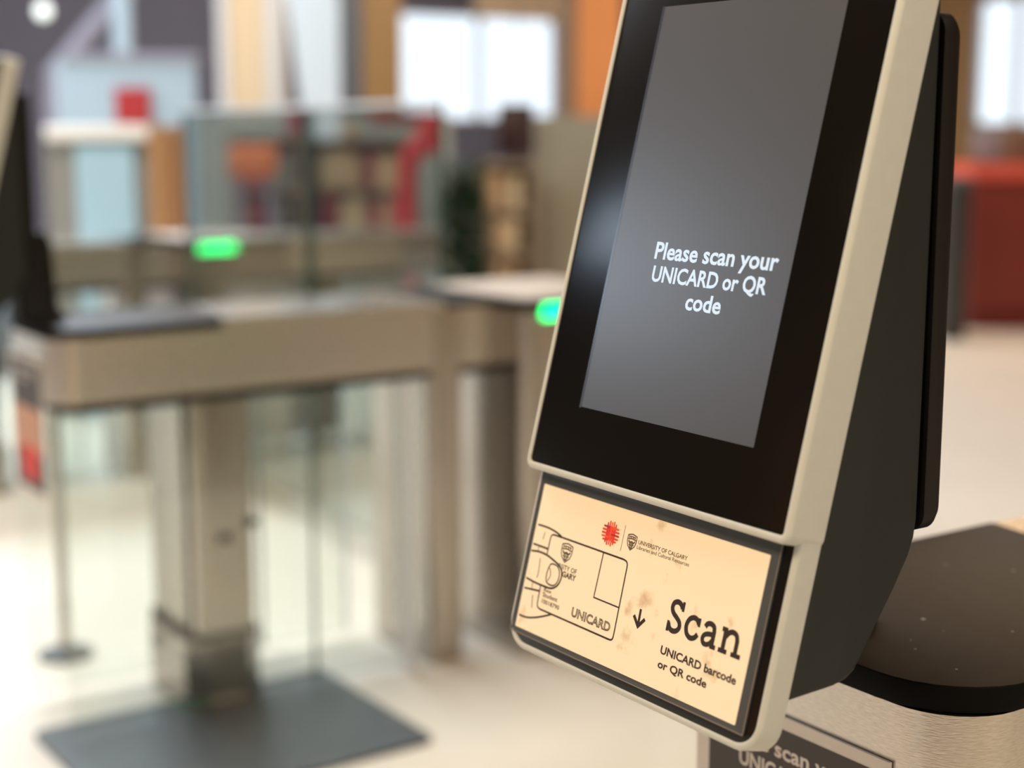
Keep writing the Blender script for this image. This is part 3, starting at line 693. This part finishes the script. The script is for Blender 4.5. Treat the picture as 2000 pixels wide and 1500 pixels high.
# banner with a slanting left edge
D = 9.8; bm = NB(); pts = []
for (x, y) in ((556, -20), (598, 272), (664, 272), (668, -20)):
    a, z = pa(x, y, D); pts.append((a, z))
top = 4.2; a_l = pts[0][0] - (pts[1][0] - pts[0][0]) * (top - pts[0][1]) / (pts[0][1] - pts[1][1])
out = [(a_l, top), pts[1], pts[2], (pts[3][0], top)]
loft(bm, [[VIEW @ Vector((a, D, z)) for a, z in out], [VIEW @ Vector((a, D + 0.02, z)) for a, z in out]])
t = thing('banner', 'tall white hanging banner narrowing to its lower end', 'banner', VIEW @ Vector((pts[1][0], D, pts[1][1])))
link('cloth', bm, M_banner, t)
link('hanging_rail', box(NB(), a_l - 0.05, pts[3][0] + 0.05, D - 0.02, D + 0.04, top, top + 0.05, 0, 0, VIEW), M_mauve, t)
for a in (a_l + 0.05, pts[3][0] - 0.05): link('hanging_wire', box(NB(), a - 0.004, a + 0.004, D, D + 0.008, top + 0.05, ZC - 0.002, 0, 0, VIEW), M_dgrey, t)
t = vthing('wall_cladding', 'ochre timber panel with a grey strip left of the windows', 'panel', 720, 13.2)
tall(664, 708, 13.2, 0.2, M_dgrey, 'grey_strip', t); tall(708, 782, 13.15, 0.25, M_ochre, 'timber_panel', t)
t = vthing('column', 'orange timber column with a brown side next to the kiosk', 'column', 1150, 11.0)
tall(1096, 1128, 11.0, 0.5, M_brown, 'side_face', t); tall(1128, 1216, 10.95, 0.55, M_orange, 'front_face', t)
# overhead things, upper left
t = vthing('brace', 'pale diagonal steel brace in the upper left', 'brace', 180, 12.2, 2.0)
p = [VIEW @ Vector((pa(x, y, 12.2)[0], 12.2, pa(x, y, 12.2)[1])) for x, y in ((100, 150), (300, -90))]
p.append(p[1] + (p[1] - p[0]) * 1.35)
link('strut', tube(NB(), [p[0], p[2]], 0.075, 10), M_mauve, t)
q = p[0].copy(); link('base_post', tube(NB(), [Vector((q.x, q.y, 0)), q], 0.06, 10), M_mauve, t)
t = vthing('vertical_pipe', 'thin pale vertical pipe behind the partition', 'pipe', 236, 12.0)
tall(222, 252, 12.0, 0.12, M_pale, 'pipe', t)
t = vthing('pendant_lamp', 'small round glowing pendant lamp at the upper left corner', 'lamp', 84, 11.6, pa(84, 22, 11.6)[1])
c = VIEW @ Vector((pa(84, 22, 11.6)[0], 11.6, pa(84, 22, 11.6)[1]))
bm = NB(); bmesh.ops.create_uvsphere(bm, u_segments=16, v_segments=10, radius=0.055, matrix=Matrix.Translation(c)); link('bulb', bm, M_bulb, t)
link('cord', tube(NB(), [c + Vector((0, 0, 0.055)), Vector((c.x, c.y, ZC - 0.002))], 0.006, 6), M_dgrey, t)
t = vthing('pendant_lamp', 'round warm glowing pendant lamp in front of the bright windows', 'lamp', 1010, 12.5, pa(1010, 142, 12.5)[1])
c = VIEW @ Vector((pa(1010, 142, 12.5)[0], 12.5, pa(1010, 142, 12.5)[1]))
bm = NB(); bmesh.ops.create_uvsphere(bm, u_segments=16, v_segments=10, radius=0.10, matrix=Matrix.Translation(c)); link('bulb', bm, M_bulbw, t)
link('cord', tube(NB(), [c + Vector((0, 0, 0.1)), Vector((c.x, c.y, ZC - 0.002))], 0.006, 6), M_dgrey, t)

# bookcases with books
BOOKC = [srgb(136, 52, 60), srgb(134, 112, 88), srgb(186, 152, 112), srgb(112, 110, 96), srgb(156, 70, 64), srgb(196, 172, 134), srgb(92, 98, 102)]
M_books = [mat('book_cover_%s' % n, c, 0.6, noise=0.1, nscale=20) for n, c in zip(('burgundy', 'brown', 'tan', 'olive', 'red', 'cream', 'slate'), BOOKC)]
rnd = random.Random(3)
def bookcase(x0, x1, ytop, dist, label, blabel, bgroup, cols):
    a0, a1 = pa(x0, 300, dist)[0], pa(x1, 300, dist)[0]; zt = pa(x0, ytop, dist)[1]; dp = 0.32
    t = thing('bookcase', label, 'bookcase', VIEW @ Vector(((a0 + a1) / 2, dist, 0)), 'low timber bookcases')
    V = lambda *q: box(NB(), *q, 0, 0, VIEW)
    for a in (a0, a1 - 0.03): link('side_panel', V(a, a + 0.03, dist, dist + dp, 0, zt - 0.03), M_brown, t)
    link('top_panel', V(a0 - 0.01, a1 + 0.01, dist - 0.01, dist + dp, zt - 0.03, zt), M_brown, t)
    link('back_panel', V(a0 + 0.03, a1 - 0.03, dist + dp - 0.02, dist + dp, 0.05, zt - 0.03), M_brown, t)
    zs = [0.08 + k * (zt - 0.11) / 4 for k in range(4)]
    for z in zs: link('shelf', V(a0 + 0.03, a1 - 0.03, dist + 0.01, dist + dp - 0.02, z - 0.025, z), M_brown, t)
    for z in zs[1:]:
        a = a0 + 0.05
        while a < a1 - 0.135:
            w = rnd.uniform(0.05, 0.09); hgt = min(rnd.uniform(0.21, 0.29), (zt - 0.11) / 4 - 0.045)
            b = link('book', V(a, a + w, dist + 0.04, dist + 0.26, z + 0.0005, z + hgt), M_books[rnd.choice(cols)])
            tag(b, blabel, 'book', bgroup); a += w + 0.004
            if rnd.random() < 0.18: a += 0.03
    return t
bookcase(444, 590, 264, 10.6, 'timber bookcase behind the farther glass wing, left of the banner', 'blurred upright book in the bookcase left of the banner', 'books left of the banner', [0, 1, 1, 3, 4])
bookcase(606, 800, 268, 10.8, 'timber bookcase below the hanging banner and left of the red stand', 'blurred upright book in the bookcase below the banner', 'books below the banner', [0, 1, 2, 4, 5])
bookcase(934, 1046, 316, 10.2, 'low timber bookcase right of the potted plant', 'blurred upright book in the bookcase right of the plant', 'books right of the plant', [1, 2, 2, 5])

# orange lounge chair, red stand, dark screen, plant
t = vthing('stool', 'orange padded high stool in front of the left bookcase', 'stool', 492, 9.9)
a, z1 = pa(492, 285, 9.9); _, z0 = pa(492, 345, 9.9); wd = 0.14
link('seat', box(NB(), a - wd, a + wd, 9.8, 10.08, z0, z1, 0, 0.03, VIEW), mat('orange_fabric', srgb(216, 122, 74), 0.7), t)
for s_ in (-1, 1):
    for e_ in (9.84, 10.04): link('leg', tube(NB(), [VIEW @ Vector((a + s_ * 0.10, e_, z0 + 0.005)), VIEW @ Vector((a + s_ * 0.13, e_, 0))], 0.016, 8), M_mauve, t)
t = vthing('stand', 'red bent display stand below the left end of the windows', 'stand', 800, 9.2)
D = 9.2
def vt(x, y, d=D): a, z = pa(x, y, d); return VIEW @ Vector((a, d, z))
b0 = vt(792, 440); b0.z = 0
link('upright', tube(NB(), [b0, vt(796, 330)], 0.055, 12), M_redf, t)
link('bent_arm', tube(NB(), [vt(796, 335), vt(800, 305), vt(822, 285), vt(842, 262)], [0.055, 0.06, 0.065, 0.07], 12), M_redf, t)
a0, zz0 = pa(818, 296, D); a1, zz1 = pa(864, 220, D)
link('head_panel', box(NB(), a0, a1, D - 0.05, D + 0.05, zz0, zz1, 0, 0.02, VIEW), M_redf, t)
link('crossbar', vbox(722, 822, 219, 244, D - 0.02, 0.04, 0.005), mat('dark_red_fabric', srgb(126, 40, 40), 0.7), t)
link('base', lathe(NB(), [(0.001, 0.03), (0.16, 0.03), (0.17, 0.015), (0.17, 0.0), (0.001, 0.0)], (b0.x, b0.y, 0)), M_redf, t)
t = vthing('monitor', 'dark screen on a stand above the low bookcase', 'monitor', 1008, 10.3)
link('screen', vbox(972, 1044, 202, 304, 10.3, 0.04, 0.006), M_screen, t)
zs_ = pa(1010, 316, 10.2)[1]; a = pa(1010, 290, 10.3)[0]
link('stand_neck', box(NB(), a - 0.02, a + 0.02, 10.345, 10.38, zs_ + 0.01, pa(1010, 250, 10.3)[1], 0, 0, VIEW), M_pot, t)
link('stand_base', box(NB(), a - 0.09, a + 0.09, 10.29, 10.44, zs_ + 0.0005, zs_ + 0.012, 0, 0.003, VIEW), M_pot, t)
t = vthing('potted_plant', 'dark green potted plant left of the low bookcase', 'plant', 903, 9.4)
c = vpos(903, 9.4)
link('pot', lathe(NB(), [(0.001, 0.0), (0.11, 0.0), (0.15, 0.34), (0.14, 0.36), (0.13, 0.33), (0.001, 0.32)], tuple(c)), M_pot, t)
link('stem', tube(NB(), [c + Vector((0, 0, 0.32)), c + Vector((0.02, 0.01, 0.8)), c + Vector((0, 0, 1.2))], [0.022, 0.018, 0.008], 8), M_brown, t)
bm = NB()
for k in range(330):
    z = rnd.uniform(0.40, 1.22); an = rnd.uniform(0, 2 * math.pi); ln = rnd.uniform(0.12, 0.20); r0 = rnd.uniform(0, 0.04)
    d = Vector((math.cos(an), math.sin(an), rnd.uniform(-0.1, 0.8))).normalized(); s2 = d.cross(Vector((0, 0, 1))).normalized() * rnd.uniform(0.025, 0.045)
    o_ = c + Vector((math.cos(an) * r0, math.sin(an) * r0, z)); up = Vector((0, 0, 0.015))
    v = [bm.verts.new(q) for q in (o_, o_ + d * ln * .5 + s2 + up, o_ + d * ln - up, o_ + d * ln * .5 - s2 + up)]
    bm.faces.new((v[0], v[1], v[2])); bm.faces.new((v[0], v[2], v[3]))
link('foliage', bm, M_leaf, t, smooth=0, recalc=False)

# red service desk at the right with things on it
D = 11.3
t = vthing('service_desk', 'long red service desk at the right edge', 'desk', 2050, D)
a0 = pa(1896, 480, D)[0]; a1 = a0 + 2.2; zt = pa(1930, 350, D)[1]
link('front_panel', box(NB(), a0, a1, D, D + 0.05, 0.16, zt - 0.005, 0, 0, VIEW), M_redd, t)
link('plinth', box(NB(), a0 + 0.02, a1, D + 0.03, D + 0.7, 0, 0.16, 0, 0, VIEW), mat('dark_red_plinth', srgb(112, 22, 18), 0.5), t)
link('body', box(NB(), a0, a1, D + 0.05, D + 0.75, 0.16, zt - 0.005, 0, 0, VIEW), M_redd, t)
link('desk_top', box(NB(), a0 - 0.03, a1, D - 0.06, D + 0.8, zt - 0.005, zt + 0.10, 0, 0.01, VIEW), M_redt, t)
t = vthing('monitor', 'grey-blue screen on the red service desk', 'monitor', 1925, D + 0.4, zt + 0.1)
a = pa(1926, 300, D + 0.4)[0]
link('screen', box(NB(), a - 0.10, a + 0.10, D + 0.4, D + 0.43, zt + 0.14, zt + 0.36, 0, 0.005, VIEW), mat('grey_blue_casing', srgb(150, 156, 170), 0.5), t)
link('stand_base', box(NB(), a - 0.07, a + 0.07, D + 0.36, D + 0.5, zt + 0.1003, zt + 0.115, 0, 0.003, VIEW), M_dgrey, t)
link('stand_neck', box(NB(), a - 0.02, a + 0.02, D + 0.43, D + 0.45, zt + 0.115, zt + 0.24, 0, 0, VIEW), M_dgrey, t)
a = pa(1976, 300, D + 0.4)[0]
tag(link('storage_box', box(NB(), a - 0.07, a + 0.16, D + 0.3, D + 0.6, zt + 0.1003, zt + 0.36, 0, 0.01, VIEW), mat('brown_card', srgb(120, 100, 84), 0.7)), 'brown box on the red service desk beside the screen', 'box')
D = 10.7; a0, a1 = pa(1852, 520, D)[0], pa(1893, 520, D)[0]
t = vthing('bin', 'dark floor bin standing left of the red service desk', 'bin', 1873, D)
link('body', box(NB(), a0, a1, D, D + 0.3, 0.0, 1.08, 0, 0.01, VIEW), M_pot, t)
link('lid', box(NB(), a0 - 0.01, a1 + 0.01, D - 0.01, D + 0.31, 1.081, 1.14, 0, 0.01, VIEW), M_dgrey, t)

# floor post and low bench at the left edge
c = at(122, 1140, 4.12); c.z = 0
t = thing('floor_post', 'thin floor post on a round base behind the left notice', 'post', c)
link('base', lathe(NB(), [(0.001, 0.0), (0.075, 0.0), (0.075, 0.012), (0.05, 0.022), (0.001, 0.024)], tuple(c)), M_dgrey, t)
link('pole', lathe(NB(), [(0.001, 0.02), (0.016, 0.02), (0.016, 0.74), (0.001, 0.745)], tuple(c), 12), M_steel, t)
D = 9.1
t = vthing('bench', 'low grey bench at the left edge of the picture', 'bench', -60, D)
a0, a1 = pa(-260, 690, D)[0], pa(48, 690, D)[0]
link('seat', box(NB(), a0, a1, D, D + 0.6, 0.12, 0.40, 0, 0.03, VIEW), mat('grey_fabric', srgb(108, 112, 122), 0.8), t)
link('plinth', box(NB(), a0 + 0.05, a1 - 0.05, D + 0.05, D + 0.55, 0, 0.12, 0, 0, VIEW), M_dgrey, t)

# lintel over the windows and olive-grey partition beside the orange column
y0_, y1_ = onX(925, 30, XL).y, hl[1] + 0.05
struct('trim_1', bx(XL, XL + 0.12, y0_, y1_, hl[3] - 0.05, hl[3] + 0.9), mat('beige_lintel', srgb(226, 204, 178), 0.6))
t = vthing('partition', 'olive-grey partition between the low bookcase and the orange column', 'partition', 1120, 10.6)
a0, a1 = pa(1046, 300, 10.6)[0], pa(1240, 300, 10.6)[0]; zt = pa(1100, 226, 10.6)[1]
link('panel', box(NB(), a0, a1, 10.6, 11.66, 0.1, zt, 0, 0, VIEW), mat('olive_grey', srgb(152, 144, 124), 0.6, noise=0.08, nscale=2), t)
link('plinth', box(NB(), a0, a1, 10.58, 10.68, 0, 0.1, 0, 0, VIEW), M_dgrey, t)

t = vthing('partition', 'low mid-grey partition behind the timber bookcases', 'partition', 520, 12.0)
a0, a1 = pa(382, 300, 11.9)[0], pa(880, 300, 11.9)[0]; zt = pa(600, 224, 11.9)[1]
link('panel', box(NB(), a0, a1, 11.9, 11.96, 0.08, zt, 0, 0, VIEW), mat('grey_felt', srgb(146, 146, 136), 0.8, noise=0.1, nscale=3), t)
link('plinth', box(NB(), a0, a1, 11.88, 11.98, 0, 0.08, 0, 0, VIEW), M_dgrey, t)
# burgundy binder boxes standing on the bookcases
for (x0, x1, y0, y1, d, z_from, lab) in ((560, 584, 214, 264, 10.65, 264, 'tall burgundy box on the left bookcase, beside the banner'), (640, 690, 240, 268, 10.85, 268, 'low tan box on the bookcase below the banner')):
    z = pa(570, z_from, d - 0.05)[1]; a0, a1 = pa(x0, 260, d)[0], pa(x1, 260, d)[0]; z1 = pa(x0, y0, d)[1]
    tag(link('storage_box', box(NB(), a0, a1, d, d + 0.2, z + 0.0003, z1, 0, 0.004, VIEW), M_books[0] if x0 == 560 else M_books[2]), lab, 'box')
